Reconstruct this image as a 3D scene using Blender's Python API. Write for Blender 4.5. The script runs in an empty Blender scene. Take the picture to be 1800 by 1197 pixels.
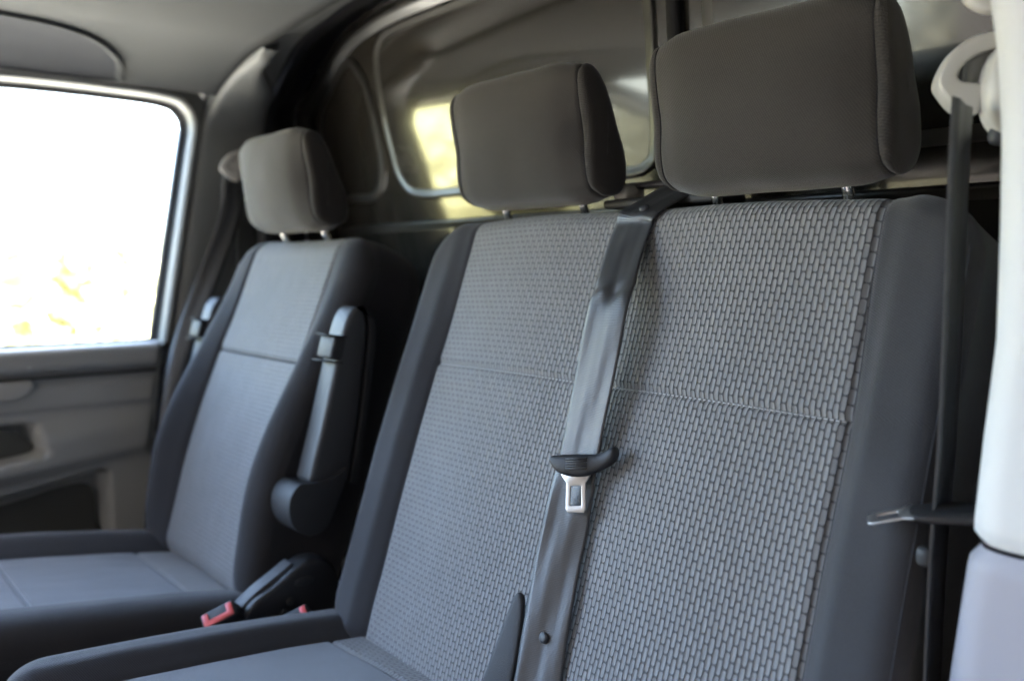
import bpy, math, random
from mathutils import Vector, Matrix, noise
random.seed(4)
R_ = math.radians
sc = bpy.context.scene
col = sc.collection

# ------------------------------------------------------------------ camera, sky, sun, exposure
CAM_Z = 1.55
PSI, PIT = R_(49.5), R_(4.85)
cam = bpy.data.cameras.new('camera'); camo = bpy.data.objects.new('camera', cam); col.objects.link(camo)
cam.sensor_width = 36.0; cam.lens = 36.0 * 1531 / 1800
cam.clip_start = 0.02; cam.clip_end = 400
camo.location = (0, 0, CAM_Z)
fw = Vector((-math.sin(PSI) * math.cos(PIT), math.cos(PSI) * math.cos(PIT), -math.sin(PIT)))
camo.rotation_euler = fw.to_track_quat('-Z', 'Y').to_euler()
cam.dof.use_dof = True
cam.dof.focus_distance = 0.96
cam.dof.aperture_fstop = 2.6
cam.dof.aperture_blades = 9
sc.camera = camo

SUN_EL, SUN_AZ = R_(54), R_(14)          # azimuth measured from +Y towards +X
w = bpy.data.worlds.new('World'); sc.world = w; w.use_nodes = True
nt = w.node_tree
bg = nt.nodes['Background']
sky = nt.nodes.new('ShaderNodeTexSky'); sky.sky_type = 'NISHITA'; sky.sun_disc = False
sky.sun_elevation = SUN_EL; sky.sun_rotation = SUN_AZ
sky.air_density = 1.0; sky.dust_density = 4.0; sky.ozone_density = 1.0
tint = nt.nodes.new('ShaderNodeMix'); tint.data_type = 'RGBA'; tint.blend_type = 'MULTIPLY'; tint.inputs[0].default_value = 1.0
tint.inputs[7].default_value = (1.0, 1.0, .99, 1)      # daylight white balance of the photograph
nt.links.new(sky.outputs[0], tint.inputs[6]); nt.links.new(tint.outputs[2], bg.inputs['Color']); bg.inputs['Strength'].default_value = 0.15
sl = bpy.data.lights.new('sun', 'SUN'); sl.energy = 2.2; sl.angle = R_(0.53); sl.color = (1.0, 0.94, 0.85)
so = bpy.data.objects.new('sun', sl); col.objects.link(so)
sd = Vector((math.sin(SUN_AZ) * math.cos(SUN_EL), math.cos(SUN_AZ) * math.cos(SUN_EL), math.sin(SUN_EL)))
so.rotation_euler = (-sd).to_track_quat('-Z', 'Y').to_euler(); so.location = sd * 30
vs = sc.view_settings
vs.view_transform = 'Standard'; vs.look = 'None'; vs.gamma = 1.0; vs.use_curve_mapping = False
vs.exposure = 5.02
sc.cycles.use_denoising = True
sc.cycles.max_bounces = 10; sc.cycles.diffuse_bounces = 6; sc.cycles.glossy_bounces = 5
sc.cycles.transparent_max_bounces = 12
sc.cycles.sample_clamp_indirect = 8

# ------------------------------------------------------------------ helpers
def tag(o, label=None, cat=None, group=None, kind=None):
    if label: o['label'] = label
    if cat: o['category'] = cat
    if group: o['group'] = group
    if kind: o['kind'] = kind
    return o

def empty(name, loc=(0, 0, 0)):
    o = bpy.data.objects.new(name, None); o.location = loc; o.empty_display_size = .05
    col.objects.link(o); return o

def mesh(name, verts, faces, mat, parent=None, uvs=None, smooth=True, recalc=False):
    me = bpy.data.meshes.new(name)
    me.from_pydata([tuple(v) for v in verts], [], faces)
    if uvs is not None:
        lay = me.uv_layers.new(name='UVMap')
        for lp in me.loops:
            lay.data[lp.index].uv = uvs[lp.vertex_index]
    if recalc:
        import bmesh
        bm = bmesh.new(); bm.from_mesh(me); bmesh.ops.recalc_face_normals(bm, faces=bm.faces); bm.to_mesh(me); bm.free()
    me.polygons.foreach_set('use_smooth', [smooth] * len(me.polygons))
    me.materials.append(mat)
    me.update()
    o = bpy.data.objects.new(name, me); col.objects.link(o)
    if parent is not None:
        o.parent = parent
        o.matrix_parent_inverse = Matrix.Translation(-world_loc(parent))
    return o

def world_loc(o):
    # every empty / mesh is only translated, never rotated
    v = Vector(o.location)
    if o.parent is not None:
        v = o.matrix_parent_inverse @ v + world_loc(o.parent)
    return v

def grid(name, rows, mat, parent=None, uvs=None, closed_u=False, flip=False, smooth=True):
    nr, nc = len(rows), len(rows[0])
    V = [p for r in rows for p in r]
    F = []
    for i in range(nr - 1):
        for j in range(nc - (0 if closed_u else 1)):
            k = (j + 1) % nc
            q = (i * nc + j, i * nc + k, (i + 1) * nc + k, (i + 1) * nc + j)
            F.append(q[::-1] if flip else q)
    U = [u for r in uvs for u in r] if uvs else None
    return mesh(name, V, F, mat, parent, U, smooth)

def bevel(o, wd, seg=3, angle=35):
    m = o.modifiers.new('bevel', 'BEVEL'); m.width = wd; m.segments = seg
    m.limit_method = 'ANGLE'; m.angle_limit = R_(angle)
    return o

def subsurf(o, lv=2):
    m = o.modifiers.new('sub', 'SUBSURF'); m.levels = lv; m.render_levels = lv
    return o

def prism(name, pts2, frame, h, mat, parent=None, bev=0.0, seg=3, hole=None, smooth=True):
    """extrude a 2-D outline; frame = (origin, ax, ay, an); extruded along an from 0 to h"""
    O, ax, ay, an = [Vector(f) for f in frame]
    n = len(pts2)
    V = [O + ax * p[0] + ay * p[1] for p in pts2] + [O + ax * p[0] + ay * p[1] + an * h for p in pts2]
    F = [(i, (i + 1) % n, (i + 1) % n + n, i + n) for i in range(n)]
    if hole:
        m = len(hole); b = len(V)
        assert m == n
        V += [O + ax * p[0] + ay * p[1] for p in hole] + [O + ax * p[0] + ay * p[1] + an * h for p in hole]
        F += [(b + (i + 1) % n, b + i, b + i + n, b + (i + 1) % n + n) for i in range(n)]
        F += [((i + 1) % n, i, b + i, b + (i + 1) % n) for i in range(n)]
        F += [(n + i, n + (i + 1) % n, b + n + (i + 1) % n, b + n + i) for i in range(n)]
    else:
        F += [tuple(range(n - 1, -1, -1)), tuple(range(n, 2 * n))]
    o = mesh(name, V, F, mat, parent, smooth=smooth, recalc=True)
    if bev: bevel(o, bev, seg)
    if smooth:
        o.modifiers.new('wn', 'WEIGHTED_NORMAL') if False else None
    return o

def box(name, lo, hi, mat, parent=None, bev=0.0, seg=3):
    (a, b, c), (d, e, f) = lo, hi
    return prism(name, [(a, b), (d, b), (d, e), (a, e)], ((0, 0, c), (1, 0, 0), (0, 1, 0), (0, 0, 1)), f - c, mat, parent, bev, seg, smooth=bool(bev))

def crom(pts, n, closed=False):
    """Catmull-Rom through points, n samples per span"""
    P = [Vector(p) for p in pts]; out = []
    m = len(P)
    spans = m if closed else m - 1
    for i in range(spans):
        if closed:
            a, b, c, d = P[(i - 1) % m], P[i], P[(i + 1) % m], P[(i + 2) % m]
        else:
            b, c = P[i], P[i + 1]
            a = P[i - 1] if i > 0 else b * 2 - c
            d = P[i + 2] if i + 2 < m else c * 2 - b
        for k in range(n):
            t = k / n
            out.append(0.5 * ((2 * b) + (c - a) * t + (2 * a - 5 * b + 4 * c - d) * t * t + (3 * b - a - 3 * c + d) * t ** 3))
    if not closed: out.append(P[-1])
    return out

def tube(name, pts, r, mat, parent=None, sides=10, radii=None, cap=True):
    P = [Vector(p) for p in pts]; rows = []; V = []; F = []
    up = Vector((0, 0, 1)); prev = None
    for i, p in enumerate(P):
        d = (P[min(i + 1, len(P) - 1)] - P[max(i - 1, 0)]).normalized()
        if prev is None:
            s = d.cross(up)
            if s.length < 1e-3: s = d.cross(Vector((1, 0, 0)))
        else:
            s = prev - d * prev.dot(d)
        s.normalize(); prev = s; t = s.cross(d)
        rr = radii[i] if radii else r
        V += [p + (s * math.cos(2 * math.pi * k / sides) + t * math.sin(2 * math.pi * k / sides)) * rr for k in range(sides)]
    for i in range(len(P) - 1):
        for k in range(sides):
            a, b = i * sides + k, i * sides + (k + 1) % sides
            F.append((a, a + sides, b + sides, b))
    if cap:
        F.append(tuple(range(sides))); F.append(tuple((len(P) - 1) * sides + k for k in range(sides - 1, -1, -1)))
    return mesh(name, V, F, mat, parent, recalc=True)

def rrect(x0, y0, x1, y1, r, n=5):
    out = []
    for cx, cy, a0 in ((x1 - r, y0 + r, -90), (x1 - r, y1 - r, 0), (x0 + r, y1 - r, 90), (x0 + r, y0 + r, 180)):
        for k in range(n + 1):
            a = R_(a0 + 90 * k / n)
            out.append((cx + r * math.cos(a), cy + r * math.sin(a)))
    return out

def sstep(a, b, x):
    t = max(0.0, min(1.0, (x - a) / (b - a))); return t * t * (3 - 2 * t)

# ------------------------------------------------------------------ materials
def new_mat(name):
    m = bpy.data.materials.new(name); m.use_nodes = True
    return m, m.node_tree, m.node_tree.nodes['Principled BSDF']

class NB:
    """tiny node-graph helper"""
    def __init__(s, nt): s.nt = nt
    def _in(s, sock, v):
        if hasattr(v, 'links') or isinstance(v, bpy.types.NodeSocket): s.nt.links.new(v, sock)
        else: sock.default_value = v
    def math(s, op, a, b=0.0, c=None, clamp=False):
        n = s.nt.nodes.new('ShaderNodeMath'); n.operation = op; n.use_clamp = clamp
        s._in(n.inputs[0], a); s._in(n.inputs[1], b)
        if c is not None: s._in(n.inputs[2], c)
        return n.outputs[0]
    def smooth(s, x, lo, hi, a=0.0, b=1.0):
        n = s.nt.nodes.new('ShaderNodeMapRange'); n.interpolation_type = 'SMOOTHSTEP'
        s._in(n.inputs['Value'], x); n.inputs['From Min'].default_value = lo; n.inputs['From Max'].default_value = hi
        n.inputs['To Min'].default_value = a; n.inputs['To Max'].default_value = b
        return n.outputs[0]
    def mix(s, f, a, b):
        n = s.nt.nodes.new('ShaderNodeMix'); n.data_type = 'RGBA'
        s._in(n.inputs[0], f); s._in(n.inputs[6], a); s._in(n.inputs[7], b)
        return n.outputs[2]
    def noise(s, scale, detail=2.0, vec=None, rough=.5):
        n = s.nt.nodes.new('ShaderNodeTexNoise'); n.inputs['Scale'].default_value = scale; n.inputs['Detail'].default_value = detail
        n.inputs['Roughness'].default_value = rough
        if vec is not None: s.nt.links.new(vec, n.inputs['Vector'])
        return n.outputs['Fac']
    def coord(s, which='Object'):
        return s.nt.nodes.new('ShaderNodeTexCoord').outputs[which]
    def uv(s):
        n = s.nt.nodes.new('ShaderNodeSeparateXYZ'); s.nt.links.new(s.coord('UV'), n.inputs[0]); return n.outputs[0], n.outputs[1]
    def bump(s, h, dist, strength=1.0):
        n = s.nt.nodes.new('ShaderNodeBump'); n.inputs['Distance'].default_value = dist; n.inputs['Strength'].default_value = strength
        s.nt.links.new(h, n.inputs['Height']); return n.outputs[0]

def C(r, g=None, b=None): return (r, r if g is None else g, r if b is None else b, 1)

def plastic(name, c, rough=.5, spec=.5, grain=1.0, grain_scale=900, coat=0.0):
    m, t, p = new_mat(name); nb = NB(t)
    n1 = nb.noise(7, 3, nb.coord())
    c2 = tuple(x * .9 for x in c[:3]) + (1,)
    t.links.new(nb.mix(n1, c2, c), p.inputs['Base Color'])
    p.inputs['Roughness'].default_value = rough; p.inputs['Specular IOR Level'].default_value = spec
    p.inputs['Coat Weight'].default_value = coat
    if grain:
        n = nb.noise(grain_scale, 2, nb.coord())
        t.links.new(nb.bump(n, .0006 * grain, .6), p.inputs['Normal'])
    return m

def twill(name, c, k=1.0):
    """fine woven cloth: small diagonal rib, flecks and a soft sheen"""
    m, t, p = new_mat(name); nb = NB(t)
    u, v = nb.uv()
    a = nb.math('SINE', nb.math('MULTIPLY', nb.math('ADD', nb.math('MULTIPLY', u, .55), v), 2 * math.pi / .0027))
    b = nb.math('SINE', nb.math('MULTIPLY', nb.math('SUBTRACT', u, nb.math('MULTIPLY', v, .35)), 2 * math.pi / .0023))
    wv = nb.math('ADD', nb.math('MULTIPLY', a, .35), nb.math('MULTIPLY', b, .2))
    n = nb.noise(620, 4, nb.coord(), .7); n2 = nb.noise(9, 3, nb.coord())
    h = nb.math('ADD', wv, nb.math('MULTIPLY', n, 1.2))
    f = nb.math('ADD', nb.math('MULTIPLY', h, .42), nb.math('MULTIPLY', n2, .28), clamp=True)
    lo = tuple(x * .48 * k for x in c[:3]) + (1,); hi = tuple(x * 1.55 * k for x in c[:3]) + (1,)
    t.links.new(nb.mix(f, lo, hi), p.inputs['Base Color'])
    p.inputs['Roughness'].default_value = .82; p.inputs['Specular IOR Level'].default_value = .25
    p.inputs['Sheen Weight'].default_value = .25; p.inputs['Sheen Roughness'].default_value = .45
    t.links.new(nb.bump(h, .0004, .8), p.inputs['Normal'])
    return m

def pill_cloth(name, c_pill, c_gap, px=.0060, L=.0163):
    """woven cloth with long rounded cells set in half-drop columns"""
    m, t, p = new_mat(name); nb = NB(t)
    u, v = nb.uv()
    us = nb.math('DIVIDE', u, px); ci = nb.math('FLOOR', us)
    fu = nb.math('SUBTRACT', nb.math('SUBTRACT', us, ci), .5)
    odd = nb.math('MODULO', nb.math('ADD', ci, 2000.0), 2.0)
    vsx = nb.math('ADD', nb.math('DIVIDE', v, L), nb.math('MULTIPLY', odd, .5)); ri = nb.math('FLOOR', vsx)
    fv = nb.math('SUBTRACT', nb.math('SUBTRACT', vsx, ri), .5)
    dx = nb.math('MULTIPLY', nb.math('ABSOLUTE', fu), px)
    r = px * .5
    dy = nb.math('MAXIMUM', nb.math('SUBTRACT', nb.math('MULTIPLY', nb.math('ABSOLUTE', fv), L), L * .5 - r * 1.02), 0.0)
    d = nb.math('SQRT', nb.math('ADD', nb.math('POWER', dx, 2.0), nb.math('POWER', dy, 2.0)))
    mask = nb.smooth(d, r * .66, r * 1.05, 1.0, 0.0)
    q = nb.math('DIVIDE', d, r)
    dome = nb.math('SQRT', nb.math('MAXIMUM', nb.math('SUBTRACT', 1.0, nb.math('MULTIPLY', q, q)), 0.0))
    # per-cell shade and thread flecks
    cmb = t.nodes.new('ShaderNodeCombineXYZ'); t.links.new(ci, cmb.inputs[0]); t.links.new(ri, cmb.inputs[1])
    wn = t.nodes.new('ShaderNodeTexWhiteNoise'); wn.noise_dimensions = '2D'; t.links.new(cmb.outputs[0], wn.inputs['Vector'])
    th = nb.math('SINE', nb.math('MULTIPLY', nb.math('ADD', v, nb.math('MULTIPLY', u, .4)), 2 * math.pi / .0014))
    fl = nb.noise(1700, 2, nb.coord()); big = nb.noise(6, 3, nb.coord())
    sh = nb.math('ADD', nb.math('MULTIPLY', wn.outputs[0], .16), nb.math('ADD', nb.math('MULTIPLY', fl, .55), nb.math('ADD', nb.math('MULTIPLY', big, .25), nb.math('MULTIPLY', th, .05))))
    lo = tuple(x * .72 for x in c_pill[:3]) + (1,); hi = tuple(x * 1.28 for x in c_pill[:3]) + (1,)
    pc = nb.mix(nb.math('MULTIPLY', sh, 1.0, clamp=True), lo, hi)
    t.links.new(nb.mix(mask, c_gap, pc), p.inputs['Base Color'])
    p.inputs['Roughness'].default_value = .72; p.inputs['Specular IOR Level'].default_value = .3
    p.inputs['Sheen Weight'].default_value = .2; p.inputs['Sheen Roughness'].default_value = .4
    h = nb.math('ADD', nb.math('MULTIPLY', dome, mask), nb.math('MULTIPLY', fl, .12))
    t.links.new(nb.bump(h, .0018, .8), p.inputs['Normal'])
    return m

def webbing(name, c, wd=.057):
    m, t, p = new_mat(name); nb = NB(t)
    u, v = nb.uv()
    cross = nb.math('SINE', nb.math('MULTIPLY', v, 2 * math.pi / .0019))
    st = nb.math('SINE', nb.math('MULTIPLY', u, 2 * math.pi / (wd / 4.0)))
    fl = nb.noise(1200, 2, nb.coord())
    f = nb.math('ADD', nb.math('MULTIPLY', cross, .16), nb.math('ADD', nb.math('MULTIPLY', st, .14), nb.math('MULTIPLY', fl, .9)), clamp=True)
    lo = tuple(x * .55 for x in c[:3]) + (1,); hi = tuple(x * 1.45 for x in c[:3]) + (1,)
    t.links.new(nb.mix(f, lo, hi), p.inputs['Base Color'])
    p.inputs['Roughness'].default_value = .38; p.inputs['Specular IOR Level'].default_value = .9
    p.inputs['Coat Weight'].default_value = .0; p.inputs['Coat Roughness'].default_value = .30; p.inputs['Coat IOR'].default_value = 1.9
    h = nb.math('ADD', nb.math('MULTIPLY', cross, .5), nb.math('MULTIPLY', st, .5))
    t.links.new(nb.bump(h, .0003, .6), p.inputs['Normal'])
    return m

def metal(name, c, rough, metallic=1.0):
    m, t, p = new_mat(name); nb = NB(t)
    n = nb.noise(60, 4, nb.coord())
    t.links.new(nb.math('ADD', rough - .06, nb.math('MULTIPLY', n, .12)), p.inputs['Roughness'])
    p.inputs['Base Color'].default_value = c; p.inputs['Metallic'].default_value = metallic
    return m

def paint(name, c, rough, coat):
    m, t, p = new_mat(name); nb = NB(t)
    n = nb.noise(4, 3, nb.coord()); n2 = nb.noise(140, 2, nb.coord())
    t.links.new(nb.mix(n, tuple(x * .85 for x in c[:3]) + (1,), c), p.inputs['Base Color'])
    p.inputs['Roughness'].default_value = rough; p.inputs['Coat Weight'].default_value = coat
    p.inputs['Coat Roughness'].default_value = .06; p.inputs['Coat IOR'].default_value = 1.7; p.inputs['Specular IOR Level'].default_value = .6
    h = nb.math('ADD', n, nb.math('MULTIPLY', n2, .02))
    t.links.new(nb.bump(h, .004, .25), p.inputs['Normal'])
    return m

def glass_mat(name):
    m = bpy.data.materials.new(name); m.use_nodes = True; t = m.node_tree; t.nodes.clear()
    o = t.nodes.new('ShaderNodeOutputMaterial'); mx = t.nodes.new('ShaderNodeMixShader')
    tr = t.nodes.new('ShaderNodeBsdfTransparent'); gl = t.nodes.new('ShaderNodeBsdfGlossy'); fr = t.nodes.new('ShaderNodeFresnel')
    tr.inputs[0].default_value = (.90, .94, .91, 1); gl.inputs['Roughness'].default_value = .02; fr.inputs[0].default_value = 1.5
    t.links.new(fr.outputs[0], mx.inputs[0]); t.links.new(tr.outputs[0], mx.inputs[1]); t.links.new(gl.outputs[0], mx.inputs[2])
    t.links.new(mx.outputs[0], o.inputs[0]); return m

def ground_mat(name, c1, c2, scale, rough=.9, c3=None):
    m, t, p = new_mat(name); nb = NB(t)
    a = nb.noise(scale, 6, nb.coord()); b = nb.noise(scale * .07, 4, nb.coord())
    f = nb.math('ADD', nb.math('MULTIPLY', a, .6), nb.math('MULTIPLY', b, .5), clamp=True)
    t.links.new(nb.mix(nb.smooth(f, .3, .75), c1, c2), p.inputs['Base Color'])
    p.inputs['Roughness'].default_value = rough
    t.links.new(nb.bump(a, .02, .6), p.inputs['Normal'])
    return m

M = {}
M['bolster'] = twill('bolster_cloth', C(.045, .0445, .049))
M['head'] = twill('headrest_cloth', C(.047, .042, .037))
M['side'] = twill('side_cloth', C(.034, .034, .039))
M['plain'] = twill('cushion_cloth', C(.135, .140, .152))
M['pill'] = pill_cloth('cell_cloth', C(.215, .212, .212), C(.082, .082, .085))
M['web'] = webbing('belt_webbing', C(.040, .040, .042))
M['black'] = plastic('black_plastic', C(.018, .018, .020), .42, .5, 1.0)
M['blackgrain'] = plastic('grained_black_plastic', C(.030, .031, .034), .55, .5, 1.5)
M['seam'] = plastic('seam_thread_dark', C(.02, .02, .022), .9, .2, 0)
M['thread'] = plastic('thread_pale', C(.42, .42, .42), .8, .2, 0)
M['armgrey'] = plastic('armrest_plastic', C(.055, .056, .060), .46, .5, 1.2)
M['doorgrey'] = plastic('door_plastic', C(.40, .405, .395), .55, .4, 1.5)
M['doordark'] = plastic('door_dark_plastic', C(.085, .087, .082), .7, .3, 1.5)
M['trim'] = plastic('pillar_plastic', C(.22, .225, .218), .5, .4, 1.2)
M['trimlight'] = plastic('light_pillar_plastic', C(.62, .62, .61), .45, .4, .8)
M['trimlow'] = plastic('lower_pillar_plastic', C(.34, .33, .37), .5, .4, .8)
M['anchor'] = plastic('anchor_plastic', C(.50, .485, .45), .38, .5, .5)
M['liner'] = plastic('headliner_felt', C(.105, .108, .108), .95, .1, 2.0, 500)
M['recess'] = plastic('recess_felt', C(.06, .063, .07), .9, .1, 2.0, 500)
M['rubber'] = plastic('rubber_seal', C(.012, .012, .014), .6, .3, 0)
M['steel'] = metal('steel', C(.50, .50, .50), .36)
M['chrome'] = metal('chrome', C(.85, .84, .80), .10)
M['bulk'] = paint('bulkhead_paint', C(.026, .023, .018), .16, 1.0)
M['bulkrim'] = paint('bulkhead_edge_paint', C(.018, .016, .013), .36, .15)
M['bulkdark'] = paint('frame_paint', C(.008, .008, .011), .35, .3)
M['red'] = plastic('red_plastic', C(.72, .10, .10), .32, .5, 0)
M['glass'] = glass_mat('window_glass')
M['grass'] = ground_mat('grass', C(.13, .125, .035), C(.20, .18, .06), 3.0)
M['drive'] = ground_mat('asphalt', C(.06, .058, .055), C(.085, .082, .078), 5.0)
M['leaf'] = ground_mat('leaf', C(.42, .41, .20), C(.52, .50, .28), 2.0, .6)
M['darkleaf'] = ground_mat('dark_leaf', C(.040, .042, .022), C(.075, .070, .040), 2.0, .7)
M['bark'] = plastic('bark', C(.10, .075, .05), .9, .2, 0)
M['white'] = plastic('white_body_paint', C(.75, .75, .75), .25, .5, 0, coat=1.0)
M['gravel'] = ground_mat('pale_gravel', C(.50, .48, .43), C(.62, .59, .53), 9.0)
M['shadewall'] = ground_mat('shade_wall_dark', C(.015, .013, .012), C(.025, .022, .019), 3.0)  # near-black colour of the added shade walls
M['mat'] = plastic('floor_rubber', C(.03, .03, .032), .8, .3, 1.5)

# ------------------------------------------------------------------ ground outside, sky is the world
g = mesh('ground', [(-150, -150, 0), (150, -150, 0), (150, 150, 0), (-150, 150, 0)], [(0, 1, 2, 3)], M['grass']); tag(g, kind='structure')
g = mesh('driveway', [(-3.4, -14, .004), (4, -14, .004), (4, 8, .004), (-3.4, 8, .004)], [(0, 1, 2, 3)], M['drive']); tag(g, kind='structure')

g = mesh('gravel_yard', [(-7.2, -14, .008), (-2.3, -14, .008), (-2.3, 8, .008), (-7.2, 8, .008)], [(0, 1, 2, 3)], M['gravel']); tag(g, kind='structure')
for lo_, hi_ in (((1.9, -9, 0), (2.15, 9, 9.5)), ((-1.7, -2.25, 0), (1.9, -2.0, 5.5))):   # unseen dark walls, added to shade the cab from right and front
    wl = box('shade_wall', lo_, hi_, M['shadewall']); tag(wl, kind='structure')
# hedge far beyond the driver's window: separate bushes of many leaves
def bush(x, y, rx, rz, n, label):
    root = empty('hedge_bush', (x, y, 0)); tag(root, label, 'bush', 'sunlit bushes outside the driver window')
    tube('trunk', [(x, y, 0), (x + .05, y, rz * .5), (x, y + .1, rz * 1.1)], .06, M['bark'], root, 8)
    V, F = [], []
    for i in range(n):
        d = Vector((random.gauss(0, 1), random.gauss(0, 1), random.gauss(0, 1))).normalized()
        rr = (.55 + .45 * random.random() ** .5) * (1 + .25 * noise.noise(d * 2.2 + Vector((x, y, 0))))
        c = Vector((x + d.x * rx * rr, y + d.y * rx * rr, max(.05, rz + d.z * rz * rr)))
        a = Vector((random.uniform(-1, 1), random.uniform(-1, 1), random.uniform(-.6, .6))).normalized() * random.uniform(.05, .11)
        b = a.cross(d + Vector((0, 0, .3))).normalized() * a.length * .55
        k = len(V); V += [c - a, c + b, c + a, c - b]; F.append((k, k + 1, k + 2, k + 3))
    mesh('crown', V, F, M['leaf'], root, smooth=False)
hb = [(-8.6, 1.6, 1.7, 1.12, 'round sunlit bush seen through the rear half of driver window'),
      (-9.4, -1.4, 1.7, 1.25, 'taller sunlit bush left of the round bush outside driver window'),
      (-8.8, 4.4, 1.6, 1.05, 'low sunlit bush hidden mostly behind the driver side pillar'),
      (-9.2, -4.6, 1.9, 1.30, 'broad sunlit bush furthest forward along the grass verge')]
for b in hb: bush(b[0], b[1], b[2], b[3], 8000, b[4])

# unseen hedge added ahead of the van, taller on the right to cut sky light
def add_shade_hedge():
    V, F = [], []
    for i in range(22000):
        x = random.uniform(-16, 6); top = 2.0 + 5.5 * sstep(-7.5, -1.0, x) + .9 * noise.noise(Vector((x * .35, 0, 3)))
        z = top * random.random() ** .8; y = -11 + random.gauss(0, .5) + .5 * noise.noise(Vector((x * .6, z * .6, 0)))
        c = Vector((x, y, z)); a = Vector((random.uniform(-1, 1), random.uniform(-.6, .6), random.uniform(-1, 1))).normalized() * random.uniform(.10, .20)
        b = a.cross(Vector((random.uniform(-.5, .5), 1, random.uniform(-.5, .8)))).normalized() * a.length * .6
        k = len(V); V += [c - a, c + b, c + a, c - b]; F.append((k, k + 1, k + 2, k + 3))
    o = mesh('shade_hedge', V, F, M['darkleaf'], smooth=False); tag(o, kind='stuff')
add_shade_hedge()

# ------------------------------------------------------------------ van shell
LX, WR = -1.97, -0.10          # inner faces of left and right side
def floor_and_shell():
    f = box('cab_floor', (-2.02, -1.0, .40), (-.06, 1.05, .55), M['mat']); tag(f, kind='structure')
    f = box('van_roof', (-2.10, -.34, 2.16), (-.02, 4.2, 2.20), M['white']); tag(f, kind='structure')
    f = box('van_side_panel', (-2.12, .98, .45), (-2.08, 4.2, 2.16), M['white']); tag(f, kind='structure')
    f = box('van_side_panel', (-.04, 1.00, .45), (0.0, 4.2, 2.16), M['white']); tag(f, kind='structure')
    f = box('scuttle_panel', (-2.05, -1.25, .45), (-.05, -1.05, 1.16), M['doordark']); tag(f, kind='structure')
floor_and_shell()

# headliner: cross section wall-cove-flat swept along Y
def section(a):
    """a 0..1 : cove (0..0.4) then flat"""
    if a < .4:
        ph = a / .4 * math.pi / 2
        return (-1.70 - .27 * math.cos(ph), 1.85 + .15 * math.sin(ph))
    k = (a - .4) / .6
    return (-1.70 + k * 1.5, 2.0 + .035 * math.sin(k * math.pi))
liner = None
def headliner():
    global liner
    rows = []
    A0 = math.asin((1.925 - 1.85) / .15) / (math.pi / 2) * .4
    ys = [-.36 + i * (1.166 / 40) for i in range(41)]
    for y in ys:
        r = []
        for j in range(61):
            a = A0 + (1 - A0) * j / 60
            x, z = section(a)
            yy = y
            r.append((x, yy, z + .004 * math.sin(3 * y) ))
        # right edge comes down to the door opening
        for k in range(1, 9):
            ph = k / 8 * math.pi / 2
            r.append((-.20 + .12 * math.sin(ph), y, 2.0 - .08 * (1 - math.cos(ph)) + .004 * math.sin(3 * y)))
        rows.append(r)
    # rear hem: roll up and back
    rows.append([(p[0], p[1] + .004, p[2] + .010) for p in rows[-1]])
    liner = grid('headliner', rows, M['liner'], flip=True)
    tag(liner, 'pale grey moulded headliner above the seats with a rear hem', 'headliner', kind='structure')
    # rear finishing strip between headliner and frame
    A = crom([(-1.975, .92, 1.60), (-1.970, .91, 1.866), (-1.931, .90, 1.925), (-1.789, .90, 2.020), (-1.629, .90, 2.052), (-1.49, .90, 2.065), (-1.0, .90, 2.08), (-.2, .90, 2.06)], 8)
    top = [p for p in A if p.x > -1.925]
    r0 = [(p.x, .808, (section(.4)[1] + .035 * math.sin(max(0, (p.x + 1.7) / 1.5) * math.pi) if p.x > -1.7 else 1.85 + .15 * math.sqrt(max(0, 1 - ((-1.70 - p.x) / .27) ** 2)) )+ .012) for p in top]
    r1 = [(a[0], .85, a[2] * .5 + p.z * .5 + .004) for a, p in zip(r0, top)]
    r2 = [(p.x, .90, p.z + .004) for p in top]
    r3 = [(p.x, .93, p.z + .05) for p in top]
    grid('rear_hem', [r0, r1, r2, r3], M['trim'], liner, flip=True)
    return A
CURVE_A = headliner()

# moulded recess in the cove above the window
def recess():
    def cv(y, a):   # point on cove, a = cove angle 0..90 ; offset d towards the cabin
        return lambda d: (-1.70 - (.27 - d) * math.cos(R_(a)), y, 1.85 + (.15 - d) * math.sin(R_(a)))
    base = Vector((-1.86, 0, 0))
    # outline in (y, angle)
    out = crom([(-.25, 32), (-.25, 62), (.10, 72), (.36, 72), (.48, 66), (.555, 52), (.575, 38), (.55, 32), (.30, 31)], 8, closed=True)
    out = [(p[0], p[1]) for p in [(v.x, v.y) for v in [Vector((q[0], q[1], 0)) for q in [(o[0], o[1]) for o in out]]]]
    cy = sum(p[0] for p in out) / len(out); ca = sum(p[1] for p in out) / len(out)
    def ring(s, d): return [Vector(cv(cy + (p[0] - cy) * s, ca + (p[1] - ca) * s)(d)) for p in out]
    rim = [ring(1.03, -.002), ring(1.015, .003), ring(.985, .004), ring(.965, .002)]
    grid('recess_rim', rim, M['liner'], liner, closed_u=True)
    rr = [ring(s, d) for s, d in ((.965, .002), (.93, .0015), (.6, .0025), (.3, .003), (.02, .003))]
    grid('recess_panel', rr, M['recess'], liner, closed_u=True)
recess()

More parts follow.
